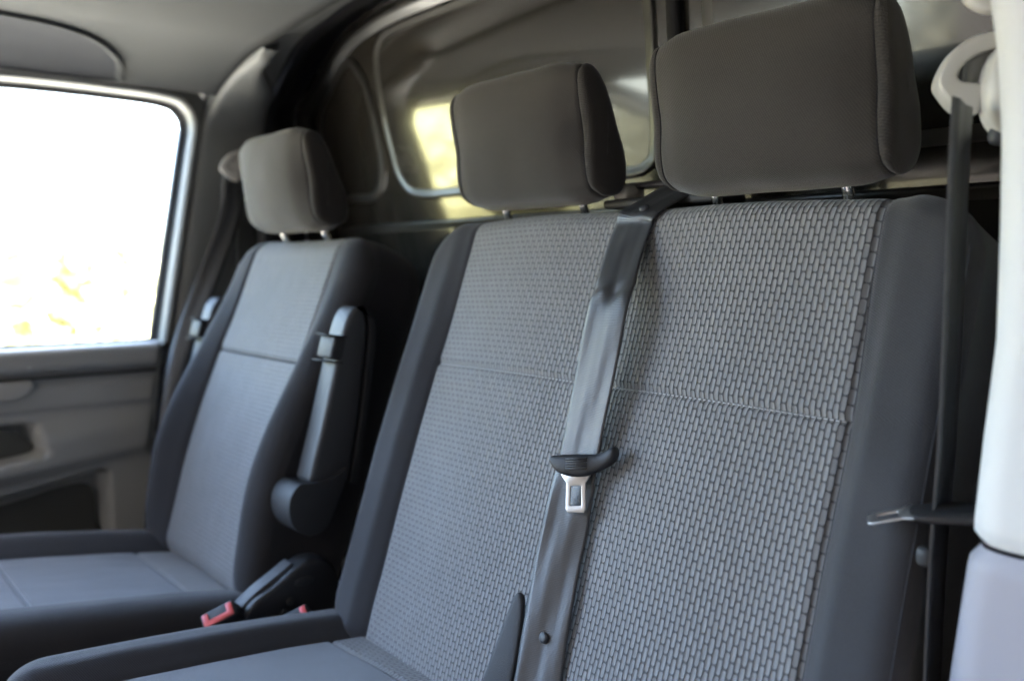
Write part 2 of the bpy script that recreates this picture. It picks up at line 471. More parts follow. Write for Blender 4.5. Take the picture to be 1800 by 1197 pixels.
# ------------------------------------------------------------------ bulkhead
BULK_TILT = 6.0
def bulkhead():
    YB = 1.05
    root = empty('bulkhead', (-1.05, YB, .55))
    tag(root, 'glossy dark painted steel bulkhead with pressed panels behind the seats', 'bulkhead', kind='structure')
    B = crom([(-2.065, .7), (-2.065, 1.5), (-2.052, 1.904), (-1.995, 1.962), (-1.879, 2.022), (-1.785, 2.066), (-1.675, 2.087), (-1.52, 2.096), (-1.0, 2.10), (-.5, 2.09), (-.22, 2.03), (-.13, 1.9), (-.11, 1.5), (-.11, .7)], 6)
    if True:
        P = [Vector((p[0], YB, p[1])) for p in [(v.x, v.y) for v in B]]
    # rim: rolled bead along the outline
    rows = []
    n = len(P)
    c = Vector((-1.08, YB, 1.5))
    prof = [(-.050, .012), (-.036, .006), (-.026, -.002), (-.016, -.006), (-.006, -.004), (.002, .004), (.008, .03), (.010, .06)]
    for (o, dy) in prof:
        r = []
        for i, p in enumerate(P):
            d = (P[min(i + 1, n - 1)] - P[max(i - 1, 0)]).normalized()
            nrm = Vector((-d.z, 0, d.x))
            r.append(p + nrm * o + Vector((0, dy, 0)) if nrm.dot(p - c) > 0 else p - nrm * o + Vector((0, dy, 0)))
        rows.append(r)
    grid('rim', rows, M['bulkrim'], root, flip=True)
    # main sheet, gently bowed
    def bow(x, z): return YB + .012 - .010 * math.cos((x + 1.08) * 1.4) + .004 * math.sin(3.1 * x + 1) * math.sin(2.3 * z)
    rows = []
    for i in range(33):
        z = .6 + i * (1.58 / 32)
        rows.append([(-2.08 + j * (1.98 / 60), bow(-2.08 + j * (1.98 / 60), z) + .004, z) for j in range(61)])
    grid('sheet', rows, M['bulk'], root)
    # pressed panels: bead ring + field
    def pressed(pts, name='pressed_panel', h=.0022):
        o = crom([(p[0], p[1], 0) for p in pts], 5, closed=True)
        cx = sum(p.x for p in o) / len(o); cz = sum(p.y for p in o) / len(o)
        n = len(o)
        nr = []
        for i in range(n):
            d = (o[(i + 1) % n] - o[i - 1]).normalized(); q = Vector((d.y, -d.x, 0))
            if q.dot(o[i] - Vector((cx, cz, 0))) < 0: q = -q
            nr.append(q)
        rows = []
        for off, dy in ((.003, .006), (0, -h * .55), (-.003, -h), (-.006, -h * .9), (-.010, -h * .35), (-.018, -h * .3)):
            rows.append([(o[i].x + nr[i].x * off, bow(o[i].x, o[i].y) + dy, o[i].y + nr[i].y * off) for i in range(n)])
        for s in (.7, .4, .02):
            rows.append([(cx + (o[i].x - nr[i].x * .018 - cx) * s, bow(cx + (o[i].x - cx) * s, cz + (o[i].y - cz) * s) - h * .3, cz + (o[i].y - nr[i].y * .018 - cz) * s) for i in range(n)])
        m = grid(name, rows[5:], M['bulk'], root, closed_u=True)
        grid('bead', rows[:6], M['bulkrim'], m, closed_u=True)
        return m
    pressed([(-1.96, 1.76), (-1.947, 1.909), (-1.881, 1.966), (-1.815, 2.008), (-1.774, 2.017), (-1.738, 1.990), (-1.701, 1.928), (-1.678, 1.80), (-1.684, 1.738), (-1.728, 1.701), (-1.80, 1.70), (-1.92, 1.71)])
    pressed([(-.93, 2.03), (-1.0, 2.05), (-1.322, 2.055), (-1.58, 2.052), (-1.647, 2.034), (-1.670, 1.99), (-1.662, 1.884), (-1.643, 1.80), (-1.624, 1.744), (-1.584, 1.706), (-1.527, 1.694), (-1.428, 1.692), (-1.0, 1.692), (-.916, 1.701), (-.893, 1.74), (-.892, 1.85), (-.896, 1.97)])
    pressed([(-.80, 1.72), (-.80, 1.85), (-.80, 2.0), (-.77, 2.04), (-.6, 2.05), (-.35, 2.04), (-.25, 1.98), (-.24, 1.85), (-.25, 1.74), (-.30, 1.70), (-.5, 1.695), (-.76, 1.695)])
    pressed([(-1.90, 1.60), (-1.86, 1.64), (-1.5, 1.645), (-.6, 1.645), (-.30, 1.64), (-.26, 1.60), (-.26, 1.2), (-.30, .95), (-1.0, .93), (-1.86, .95), (-1.90, 1.2)])
    # dark lapped joint strip
    prism('joint_strip', rrect(-.859, .9, -.838, 2.11, .003, 2), ((0, bow(-.85, 1.9) + .004, 0), (1, 0, 0), (0, 0, 1), (0, -1, 0)), .014, M['rubber'], root)
    # painted frame tunnel from the trims back to the sheet
    A = CURVE_A
    A2 = [Vector((-1.985, .93, .7)), Vector((-1.98, .93, 1.2))] + A + [Vector((-.12, .93, 1.95)), Vector((-.10, .95, 1.4)), Vector((-.10, .95, .7))]
    def resample(L, k):
        ds = [0]
        for a, b in zip(L, L[1:]): ds.append(ds[-1] + (b - a).length)
        out = []
        for i in range(k):
            t = ds[-1] * i / (k - 1); j = max(q for q in range(len(ds)) if ds[q] <= t + 1e-9); j = min(j, len(L) - 2)
            f = (t - ds[j]) / max(1e-9, ds[j + 1] - ds[j]); out.append(L[j].lerp(L[j + 1], min(1, f)))
        return out
    TILT = math.tan(R_(BULK_TILT))
    for o_ in root.children_recursive:
        for v_ in o_.data.vertices: v_.co.y -= (v_.co.z - 1.8) * TILT
    P = [Vector((p.x, p.y - (p.z - 1.8) * TILT, p.z)) for p in P]
    ra = resample(A2, 120); rb = resample(P, 120)
    rows = []
    for s, bulge in ((0, .03), (.12, .012), (.3, -.004), (.42, .006), (.5, .014), (.62, .02), (.8, .016), (1, .012)):
        r = []
        for a, b in zip(ra, rb):
            q = a.lerp(b, s); o = (q - Vector((-1.05, q.y, 1.4))); o.normalize()
            r.append(q + o * bulge)
        rows.append(r)
    grid('frame_flange', rows, M['bulkdark'], root, flip=True)
bulkhead()

# ------------------------------------------------------------------ left side: door, pillar trim
def yr(z): return .738 + (z - 1.868) * (.084 / .482)     # rear edge of the window opening
def door():
    root = empty('driver_door', (LX, .3, .60))
    tag(root, 'grey moulded driver door with its window onto bright daylight', 'door')
    # window opening outline in (y,z)
    base = [(-.55, 1.385), (yr(1.385), 1.385)]
    rear = [(yr(1.40), 1.400), (yr(1.6), 1.6), (yr(1.80), 1.80), (yr(1.86) - .001, 1.862), (yr(1.89) - .018, 1.893), (yr(1.90) - .05, 1.908), (.60, 1.9125), (.36, 1.909), (.0, 1.885), (-.30, 1.80)]
    o = crom([(p[0], p[1], 0) for p in base[1:] + rear[:]], 5)
    out = [(q.x, q.y) for q in o] + [(-.60, 1.385)]
    n = len(out)
    cy = .1; cz = 1.63
    def ring(off, x):
        r = []
        for i, p in enumerate(out):
            a = Vector((out[(i + 1) % n][0] - out[i - 1][0], out[(i + 1) % n][1] - out[i - 1][1])).normalized()
            q = Vector((a.y, -a.x))
            if q.dot(Vector((p[0] - cy, p[1] - cz))) < 0: q = -q
            r.append((x, p[0] + q.x * off, p[1] + q.y * off))
        return r
    grid('window_seal', [ring(-.004, LX - .055), ring(-.003, LX - .040), ring(.004, LX - .038), ring(.006, LX - .02)], M['rubber'], root, closed_u=True)
    grid('window_frame', [ring(.006, LX - .03), ring(.007, LX - .004), ring(.011, LX + .006), ring(.017, LX + .009), ring(.023, LX + .006), ring(.028, LX - .01), ring(.06, LX - .012)], M['trim'], root, closed_u=True)
    V = ring(.002, LX - .05)
    mesh('window_glass', V, [tuple(range(n))], M['glass'], root, smooth=False)
    # door inner panel : height field over (y,z)
    def rear_edge(z): return .655 + (z - 1.323) * .138
    def h(y, z):
        d = .0
        d += .030 * sstep(1.325, 1.345, z)                         # sill shelf
        d += .010 * sstep(1.250, 1.262, z) * (1 - sstep(1.30, 1.325, z)) 
        arm = sstep(1.10, 1.135, z - .10 * (y - .3)) * (1 - sstep(1.18, 1.25, z - .05 * (y - .3)))
        d += .038 * arm * (1 - .55 * sstep(.35, .62, y))
        # pull pocket
        py = sstep(.425, .405, y) if False else (1 - sstep(.395, .42, y + (z - 1.17) * .25))
        pz = sstep(1.150, 1.162, z - .12 * (y - .3)) * (1 - sstep(1.222, 1.236, z))
        d -= .085 * py * pz
        # lower pocket mouth
        lz = sstep(.93, .95, z) * (1 - sstep(1.065, 1.085, z - .16 * (y - .3)))
        ly = 1 - sstep(.525, .545, y)
        d -= .06 * ly * lz
        d *= 1 - .85 * sstep(rear_edge(z) - .02, rear_edge(z) - .002, y)
        return d
    rows = []; zs = [.60 + i * (1.372 - .60) / 150 for i in range(151)]
    for z in zs:
        ye = rear_edge(z)
        r = []
        for j in range(111):
            f = j / 110; y = -.60 + (ye + .60) * (1 - (1 - f) ** 1.35)
            r.append((LX + h(y, z), y, z))
        rows.append(r)
    # top of sill rolls over towards the glass
    ye = rear_edge(1.378)
    last = rows[-1]
    for dx, dz in ((-.004, .008), (-.014, .013), (-.03, .014), (-.06, .012)):
        rows.append([(p[0] + dx, p[1], p[2] + dz) for p in last])
    for r in rows:   # closing edge
        p = r[-1]; r.append((p[0] - .03, p[1] + .003, p[2])); r.append((p[0] - .08, p[1] + .004, p[2]))
    grid('inner_panel', rows, M['doorgrey'], root)
    # dark liners inside the two pockets
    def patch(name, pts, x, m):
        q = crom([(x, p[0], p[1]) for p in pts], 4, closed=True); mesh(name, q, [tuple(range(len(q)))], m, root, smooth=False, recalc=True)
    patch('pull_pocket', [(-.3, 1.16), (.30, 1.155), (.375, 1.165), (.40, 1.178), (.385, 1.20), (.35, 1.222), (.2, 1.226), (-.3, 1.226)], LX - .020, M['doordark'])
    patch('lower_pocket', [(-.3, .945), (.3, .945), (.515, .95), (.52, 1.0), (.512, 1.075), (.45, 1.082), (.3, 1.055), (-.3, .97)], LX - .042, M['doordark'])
    # inside release handle
    hd = prism('release_handle', [(-.02, 1.285), (.02, 1.285), (.365, 1.283), (.388, 1.292), (.40, 1.310), (.395, 1.322), (-.02, 1.322)], ((LX + .006, 0, 0), (0, 1, 0), (0, 0, 1), (1, 0, 0)), .016, M['anchor'], root, .006, 3)
    # shadow gap strip between sill cap and panel
    box('sill_gap', (LX + .004, -.6, 1.3225), (LX + .0155, .64, 1.3255), M['rubber'], root)
    # outer skin below the window so that no light leaks
    box('outer_skin', (-2.10, -.62, .45), (-2.07, .98, 1.372), M['white'], root)
door()

def side_post():
    # body structure behind the trim on the left (hidden steel)
    f = prism('body_pillar', [(.66, .45), (.98, .45), (.98, 2.16), (.80, 2.16), (.80, 1.95), (.745, 1.86), (.668, 1.40)], ((-2.075, 0, 0), (0, 1, 0), (0, 0, 1), (1, 0, 0)), .06, M['bulkdark'])
    tag(f, kind='structure')
    f = box('roof_rail', (-2.09, -.34, 1.955), (-2.0, 1.0, 2.16), M['bulkdark']); tag(f, kind='structure')
    f = box('roof_rail', (-.10, -.34, 2.04), (-.03, 1.0, 2.16), M['bulkdark']); tag(f, kind='structure')

    root = empty('pillar_trim', (LX, .82, .60)); tag(root, 'grey plastic pillar trim behind the driver window', 'pillar trim')
    rows = []
    def path(t):    # t 0..1 wall then cove, returns x,z, normal
        zt = 1.85
        if t < .7:
            z = .6 + (zt - .6) * t / .7; return LX, z, (1, 0)
        q = (t - .7) / .3
        a = q * R_(82)
        return -1.70 - .27 * math.cos(a), zt + .15 * math.sin(a), (math.cos(a), -math.sin(a))
    for i in range(81):
        t = i / 80; x, z, (nx, nz) = path(t)
        yf = yr(z) + .025 if z < 1.86 else yr(1.86) + .025 + (z - 1.86) * .34
        if z < 1.372: yf = .668 + (z - 1.323) * .138
        yb = .915 - .07 * sstep(1.94, 1.995, z)
        taper = 1 - 1.0 * sstep(.97, 1.0, t)
        r = []
        for f, d in ((0, -.03), (0, -.002), (.02, .006), (.06, .011), (.14, .013), (.3, .016), (.5, .018), (.7, .017), (.88, .012), (.96, .004), (1, -.02)):
            y = yf + (yb - yf) * f
            d = d * taper if d > 0 else d
            r.append((x + nx * d, y, z + nz * d))
        rows.append(r)
    grid('trim_shell', rows, M['trim'], root, flip=True)
    # vertical belt slot cover strip
    box('slot_cover', (LX + .014, .83, 1.36), (LX + .028, .875, 1.70), M['doordark'], root, .006)
    box('slot_rail', (LX + .014, .884, 1.40), (LX + .032, .896, 1.70), M['trim'], root, .004)
side_post()

# ------------------------------------------------------------------ right hand pillar next to the camera
def near_pillar():
    root = empty('pillar_trim', (-.15, .80, .55)); tag(root, 'pale out of focus door pillar trim at the right edge', 'pillar trim')
    Xs = [(1.15, -.296), (1.218, -.290), (1.329, -.279), (1.334, -.280), (1.414, -.275), (1.493, -.269), (1.579, -.270), (1.647, -.272), (1.706, -.277), (1.749, -.284), (1.82, -.30), (1.95, -.335)]
    def ex(z):
        if z <= Xs[0][0]: return Xs[0][1] - (Xs[0][0] - z) * .08
        for (a, b), (c, d) in zip(Xs, Xs[1:]):
            if a <= z <= c: return b + (d - b) * (z - a) / (c - a)
        return Xs[-1][1]
    def shell(name, z0, z1, m, n, push=0.0, roll=.006):
        rows = []
        for i in range(n + 1):
            f = i / n; z = z0 + (z1 - z0) * f
            e = ex(z) + push
            edge = min(z - z0, z1 - z); k = roll * (1 - min(1, edge / .012)) ** 2
            r = [(e + .05, .98, z), (e + .012 + k, .86, z), (e + .002 + k, .80, z)]
            for a in range(0, 91, 10):
                ph = R_(a); rad = .030
                r.append((e + rad - rad * math.cos(ph) + k, .73 - rad * math.sin(ph) * .9 + k, z))
            r += [(e + .08, .700 + k, z), (e + .16, .697 + k, z), (-.03, .70 + k, z), (.03, .73 + k, z), (.05, .80 + k, z), (.05, .98, z)]
            rows.append(r)
        grid(name, rows, m, root)
    zs = 1.3315
    shell('upper_trim', zs + .0018, 2.10, M['trimlight'], 90)
    shell('lower_trim', .50, zs - .0018, M['trimlow'], 90, -.002)
    box('pillar_core', (-.235, .76, .5), (.02, .99, 2.12), M['rubber'], root)
near_pillar()

# ------------------------------------------------------------------ upholstery builder
class Pad:
    """rounded slab described as a height field n(x,t) over a rounded rectangle"""
    def __init__(s, O, T, N, W, H, Rc, R, D, n0, p, hseams, groove=.005, sig=.0045, seam_drift=lambda t: 0.0, shear=0.0):
        s.shear = shear; s.seed = Vector((O[0] * 7.3, O[2] * 3.1, 0))
        s.O, s.T, s.N = Vector(O), Vector(T).normalized(), Vector(N).normalized()
        s.W, s.H, s.Rc, s.R, s.D, s.n0, s.p, s.hs, s.g, s.sig, s.drift = W, H, Rc, R, D, n0, p, hseams, groove, sig, seam_drift
    def sx(s, t): return s.shear * (1 - t / s.H)
    def wid(s, t):
        e = min(t, s.H - t)
        if e >= s.Rc: return s.W
        return s.W - (s.Rc - math.sqrt(max(0, s.Rc ** 2 - (s.Rc - e) ** 2)))
    def dist(s, x, t):
        qx = abs(x) - (s.W - s.Rc); qt = abs(t - s.H / 2) - (s.H / 2 - s.Rc)
        sd = math.hypot(max(qx, 0), max(qt, 0)) + min(max(qx, qt), 0) - s.Rc
        return max(0.0, -sd)
    def n(s, x, t):
        d = min(s.dist(x, t), s.R)
        drop = s.R - math.sqrt(max(0, s.R ** 2 - (s.R - d) ** 2))
        n = s.n0(x, t) - drop + .0013 * noise.noise(Vector((x * 11, t * 11, 0)) + s.seed) + .0007 * noise.noise(Vector((x * 34, t * 15, 4)) + s.seed)
        pl = s.p + s.drift(t)
        for sx in (-pl, pl):
            n -= s.g * math.exp(-((x - sx) / s.sig) ** 2)
        if abs(x) <= pl + .001:
            for hz in s.hs:
                n -= s.g * .7 * math.exp(-((t - hz) / s.sig) ** 2)
        return n
    def pt(s, x, t, lift=0.0):
        return s.O + Vector((x + s.sx(t), 0, 0)) + s.T * t + s.N * (s.n(x, t) + lift)
    OFF = [0, .0015, .003, .005, .008, .012, .018]
    def rows(s, lo, hi):
        L = set()
        a = lo; b = hi
        m = 60
        for i in range(m + 1): L.add(a + (b - a) * i / m)
        for e in (lo, hi):
            for o in s.OFF:
                for q in (e - o, e + o):
                    if lo <= q <= hi: L.add(q)
        if lo == 0:
            for i in range(14): L.add(s.R * (1 - math.cos(i / 14 * math.pi / 2)))
        if hi == s.H:
            for i in range(14): L.add(s.H - s.R * (1 - math.cos(i / 14 * math.pi / 2)))
        for h in s.hs:
            for o in s.OFF:
                for q in (h - o, h + o):
                    if lo <= q <= hi: L.add(q)
        out = []
        for v in sorted(L):
            if not out or v - out[-1] > 2e-4: out.append(v)
        out[-1] = hi
        return out
    def centre(s, name, lo, hi, mat, parent, uvo=(0, 0)):
        rows, uv = [], []
        for t in s.rows(lo, hi):
            pl = s.p + s.drift(t); wd = min(pl, s.wid(t) - .001)
            xs = [-wd + o for o in s.OFF] + [-wd + .018 + (2 * wd - .036) * i / 40 for i in range(1, 40)] + [wd - o for o in reversed(s.OFF)]
            rows.append([s.pt(x, t) for x in xs]); uv.append([(x + 5 + uvo[0], t + 5 + uvo[1]) for x in xs])
        return grid(name, rows, mat, parent, uv, flip=s.flip())
    def flip(s): return s.T.cross(s.N).x > 0
    def bolster(s, sg, mat, parent, name='side_bolster'):
        rows, uv = [], []
        for t in s.rows(0, s.H):
            pl = min(s.p + s.drift(t), s.wid(t) - .001); wd = s.wid(t)
            k = min(1.0, (wd - pl) / .04)
            xs = [pl + o * k for o in s.OFF]; b = pl + .018 * k
            xs += [b + (wd - b) * math.sin(i / 22 * math.pi / 2) for i in range(1, 23)]
            pts = [s.pt(sg * x, t) for x in xs]
            # across-length for uv
            us = [0.0]
            for a, c in zip(pts, pts[1:]): us.append(us[-1] + (c - a).length)
            if sg < 0: pts.reverse(); us = [-u for u in us][::-1]
            rows.append(pts); uv.append([(u + 5, t + 5) for u in us])
        return grid(name, rows, mat, parent, uv, flip=s.flip())
    def outline(s, inset=0.0, lift=0.0):
        L = []
        ts = s.rows(0, s.H)
        Hh, Wd = s.H, s.W
        loop = []
        for t in ts: loop.append((s.wid(t), t))
        k = s.wid(Hh); loop += [(k - 2 * k * i / 24, Hh) for i in range(1, 24)]
        for t in reversed(ts): loop.append((-s.wid(t), t))
        k = s.wid(0); loop += [(-k + 2 * k * i / 24, 0) for i in range(1, 24)]
        return loop
    def shell(s, name, mat, parent, round_back=.025, nback=None):
        lp = s.outline(); cx, ct = 0.0, s.H / 2
        rows, uv = [], []
        per = [0.0]
        for a, b in zip(lp, lp[1:]): per.append(per[-1] + math.hypot(b[0] - a[0], b[1] - a[1]))
        def ring(nf, ins):
            r = []
            for (x, t) in lp:
                xx = x - math.copysign(min(ins, abs(x)), x) if abs(x) > .001 else x
                tt = t + (ins if t < ct else -ins) * min(1, abs(t - ct) / (s.H / 2)) ** 4
                r.append(s.O + Vector((xx + s.sx(t), 0, 0)) + s.T * tt + s.N * nf(x, t))
            return r
        front = lambda x, t: s.n(x, t)
        rows.append(ring(front, 0)); 
        for f in (.08, .16, .3, .5, .7, .88):
            rows.append(ring(lambda x, t, f=f: s.n(x, t) * (1 - f) + (-s.D) * f, -.006 * math.sin(f * math.pi)))
        for k in (.35, .7, 1.0):
            a = k * math.pi / 2
            rows.append(ring(lambda x, t, a=a: -s.D - round_back * math.sin(a), round_back * (1 - math.cos(a))))
        for ins in (.1, .2): rows.append(ring(lambda x, t: -s.D - round_back, ins))
        for i, r in enumerate(rows): uv.append([(p + 5, 5 - i * .02) for p in per])
        n = len(lp); V = [p for r in rows for p in r]; U = [u for r in uv for u in r]; F = []
        for i in range(len(rows) - 1):
            for j in range(n):
                k = (j + 1) % n; q = (i * n + j, i * n + k, (i + 1) * n + k, (i + 1) * n + j); F.append(q if not s.flip() else q[::-1])
        return mesh(name, V, F, mat, parent, U)
    def line(s, name, xt, r, mat, parent, lift=0.0):
        return tube(name, [s.pt(x, t, lift) for x, t in xt], r, mat, parent, 6)
    def stitches(s, name, xt, ln, gap, r, mat, parent, lift=.0006):
        P = [s.pt(x, t, lift) for x, t in xt]
        V, F = [], []
        acc = 0.0; on = True
        ds = [0]
        for a, b in zip(P, P[1:]): ds.append(ds[-1] + (b - a).length)
        def at(q):
            j = 0
            while j < len(ds) - 2 and ds[j + 1] < q: j += 1
            f = (q - ds[j]) / max(1e-9, ds[j + 1] - ds[j]); return P[j].lerp(P[j + 1], min(max(f, 0), 1))
        q = 0.0
        while q + ln < ds[-1]:
            a, b = at(q), at(q + ln); d = (b - a).normalized(); sv = d.cross(s.N).normalized() * r; up = s.N * r
            k = len(V)
            V += [a + sv, a - sv, b - sv, b + sv, a + up + d * ln * .15, b + up - d * ln * .15]
            F += [(k, k + 4, k + 5, k + 3), (k + 1, k + 2, k + 5, k + 4), (k, k + 1, k + 4), (k + 2, k + 3, k + 5)]
            q += ln + gap
        o = mesh(name, V, F, mat, parent, recalc=True); tag(o, kind='stuff'); return o

# headrest ------------------------------------------------------------
def headrest(parent, cx, y, z, label=None):
    """(cx,y,z) = centre of the lower front seam point of the side view profile"""
    prof = [(.030, .000), (.010, .012), (.000, .040), (-.006, .085), (-.012, .130), (-.014, .160), (-.006, .176), (.010, .179), (.026, .168), (.044, .142), (.064, .100), (.080, .058), (.083, .024), (.074, .006), (.052, -.002)]
    pr = crom([(p[0], p[1], 0) for p in prof], 6, closed=True)
    pr = [(q.x, q.y) for q in pr]
    n = len(pr); gy = .032; gz = .088; ws = .131
    per = [0.0]
    for a, b in zip(pr, pr[1:] + pr[:1]): per.append(per[-1] + math.hypot(b[0] - a[0], b[1] - a[1]))
    def ring(x, f, fwd=0.0, grow=0.0):
        r = []
        for (a, b) in pr:
            dy, dz = (a - gy), (b - gz)
            l = math.hypot(dy, dz)
            k = f + grow / max(l, .01)
            yy = gy + dy * k; zz = gz + dz * k
            wob_ = .0012 * noise.noise(Vector(((x + cx) * 16, a * 16, b * 16))); yy += wob_ * (1 if dy > 0 else -1); zz += wob_ * (1 if dz > 0 else -1)
            if dy < .02: yy -= fwd * math.exp(-((dz + .005) / .075) ** 2)
            r.append((cx + x, y + yy, z + zz))
        return r
    xs = [-ws, -ws + .0012, -ws + .0025, -ws + .005, -ws + .009, -ws + .016, -ws + .028] + [(ws - .038) * (-1 + 2 * i / 20) for i in range(21)] + [ws - .028, ws - .016, ws - .009, ws - .005, ws - .0025, ws - .0012, ws]
    rows, uv = [], []
    for x in xs:
        e = abs(x) / ws
        g = -.0075 * sstep(.62, 1.0, e) ** 2 - .0030 * math.exp(-((ws - abs(x)) / .0022) ** 2)
        rows.append(ring(x, 1.0, .020 * (1 - e ** 2.6), g)); uv.append([(p + 5, x + 5) for p in per[:-1]])
    # close uv seam by duplicating first column
    for r, u in zip(rows, uv): r.append(r[0]); u.append((per[-1] + 5, u[0][1]))
    hd = grid('headrest', rows, M['head'], parent, uv)
    if label: tag(hd, label)
    for sg in (-1, 1):
        rr, uu = [], []
        for f, bx in ((1.0, 0), (.988, .004), (.97, .0070), (.94, .0095), (.87, .0125), (.72, .015), (.5, .016), (.25, .0165), (.01, .017)):
            g = -.0105 * (1 - .30 * sstep(0, .004, bx))
            q = ring(sg * (ws + bx), f, 0.0, g * f); rr.append(q); uu.append([(p[1] + 5, p[2] + 5) for p in q])
        for r, u in zip(rr, uu): r.append(r[0]); u.append(u[0])
        grid('side_cover', rr, M['head'], hd, uu, flip=(sg < 0))
        cr = ring(sg * (ws + .0004), 1.0, 0.0, -.0093)
        tube('seam_cord', cr + cr[:1], .0007, M['seam'], hd, 6, cap=False)
        # chrome posts
        px = cx - .012 + sg * .083
        tube('post', [(px, y + .050, z + .03), (px, y + .066, z - .004), (px, y + .090, z - .055)], .0062, M['chrome'], hd, 14)
        tube('collar', [(px, y + .0795, z - .0335), (px, y + .084, z - .042), (px, y + .090, z - .055)], .0105, M['black'], hd, 14)
    return hd

# ------------------------------------------------------------------ double bench seat
TH = R_(20)
TV = (0, math.sin(TH), math.cos(TH)); NV = (0, -math.cos(TH), math.sin(TH))
def sgm(x, a, b): return sstep(a, b, x)

bench = empty('bench_seat', (-.755, .45, .55))
tag(bench, 'double passenger bench seat in grey cell patterned cloth with two headrests', 'seat')
def bn0(x, t):
    ax = abs(x)
    c = .010 * math.cos(min(1, ax / .335) * math.pi * .5) + .006 * math.cos(2 * math.pi * (ax - .17) / .36)
    b = .016 * sgm(ax, .335, .365) * (1 - .6 * sgm(t, .45, .66))
    lum = .010 * math.sin(min(1, max(0, t / .62)) * math.pi) + .010 * sgm(t, .46, .64) + .004 * (1 - sgm(t, .05, .22))
    return c * .7 + b + lum
BB = Pad((-.752, .625, .985), TV, NV, .425, .681, .075, .030, .115, bn0, .335, [.445], seam_drift=lambda t: -.008 * sstep(.40, .66, t), shear=.012)
bsh = BB.shell('backrest', M['side'], bench)
BB.centre('upper_panel', .445, BB.H, M['pill'], bsh)
BB.centre('lower_panel', 0, .445, M['pill'], bsh, (.0034, .004))
BB.bolster(-1, M['bolster'], bsh); BB.bolster(1, M['bolster'], bsh)
BB.line('piping', [(BB.wid(t) - .007, t) for t in [.02 + i * .6 / 60 for i in range(61)]], .0010, M['side'], bsh, .0)
BB.stitches('stitching', [(-.334 + i * .668 / 80, .4435) for i in range(81)], .0040, .0022, .0006, M['thread'], bsh, .0006)

def cn0(x, t):
    ax = abs(x)
    return .012 * math.cos(min(1, ax / .34) * math.pi * .5) + .022 * sgm(ax, .335, .372) - .035 * (1 - sgm(t, 0, .09)) * 0 + .008 * math.sin(t * 5)
ac = R_(6)
BC = Pad((-.755, .735, .996), (0, -math.cos(ac), math.sin(ac)), (0, math.sin(ac), math.cos(ac)), .430, .56, .06, .040, .09, cn0, .335, [.150])
csh = BC.shell('seat_cushion', M['side'], bench)
BC.centre('rear_strip', 0, .150, M['pill'], csh)
BC.centre('centre_panel', .150, BC.H, M['plain'], csh)
BC.bolster(-1, M['bolster'], csh); BC.bolster(1, M['bolster'], csh)
box('seat_base', (-1.15, .20, .55), (-.36, .80, .885), M['black'], bench, .02)
headrest(bench, -.936, .804, 1.636, 'middle headrest in dark cloth')
headrest(bench, -.546, .804, 1.634, 'headrest in dark cloth nearest the right pillar')

# ------------------------------------------------------------------ driver seat
drv = empty('driver_seat', (-1.555, .40, .55))
tag(drv, 'single driver seat with folded up armrests beside the door', 'seat')
def dn0(x, t):
    ax = abs(x)
    hug = .25 + .75 * math.exp(-((t - .22) / .20) ** 2)
    b = .050 * sgm(ax, .16, .222) * hug * (1 - .55 * sgm(t, .42, .62))
    lum = .012 * math.sin(min(1, max(0, t / .62)) * math.pi) + .004 * sgm(t, .48, .66)
    return b + lum - .006 * (1 - (x / .17) ** 2 if ax < .17 else 0)
DB = Pad((-1.555, .560, .985), TV, NV, .252, .668, .085, .045, .125, dn0, .167, [.420], seam_drift=lambda t: .006 * math.sin(t * 4.5))
dsh = DB.shell('backrest', M['side'], drv)
DB.centre('upper_panel', .420, DB.H, M['pill'], dsh)
DB.centre('lower_panel', 0, .420, M['pill'], dsh, (.0034, .004))
DB.bolster(-1, M['bolster'], dsh); DB.bolster(1, M['bolster'], dsh)
DB.line('seam_cord', [(-.165 + i * .33 / 40, .4198) for i in range(41)], .0016, M['seam'], dsh, .0006)
def dc0(x, t):
    ax = abs(x)
    return .030 * sgm(ax, .165, .205) + .004 * math.sin(t * 6)
a2 = R_(9)
DC = Pad((-1.555, .655, .976), (0, -math.cos(a2), math.sin(a2)), (0, math.sin(a2), math.cos(a2)), .268, .56, .08, .05, .10, dc0, .168, [.145, .385])
dcs = DC.shell('seat_cushion', M['side'], drv)
DC.centre('rear_strip', 0, .145, M['pill'], dcs)
DC.centre('centre_panel', .145, .385, M['plain'], dcs)
DC.centre('front_panel', .385, DC.H, M['plain'], dcs)
DC.bolster(-1, M['bolster'], dcs); DC.bolster(1, M['bolster'], dcs)
DC.stitches('stitching', [(-.166 + i * .332 / 40, .382) for i in range(41)], .004, .0024, .0006, M['thread'], dcs, .0012)
box('seat_base', (-1.80, .12, .55), (-1.32, .66, .875), M['black'], drv, .02)
headrest(drv, -1.535, .728, 1.616, 'driver headrest')

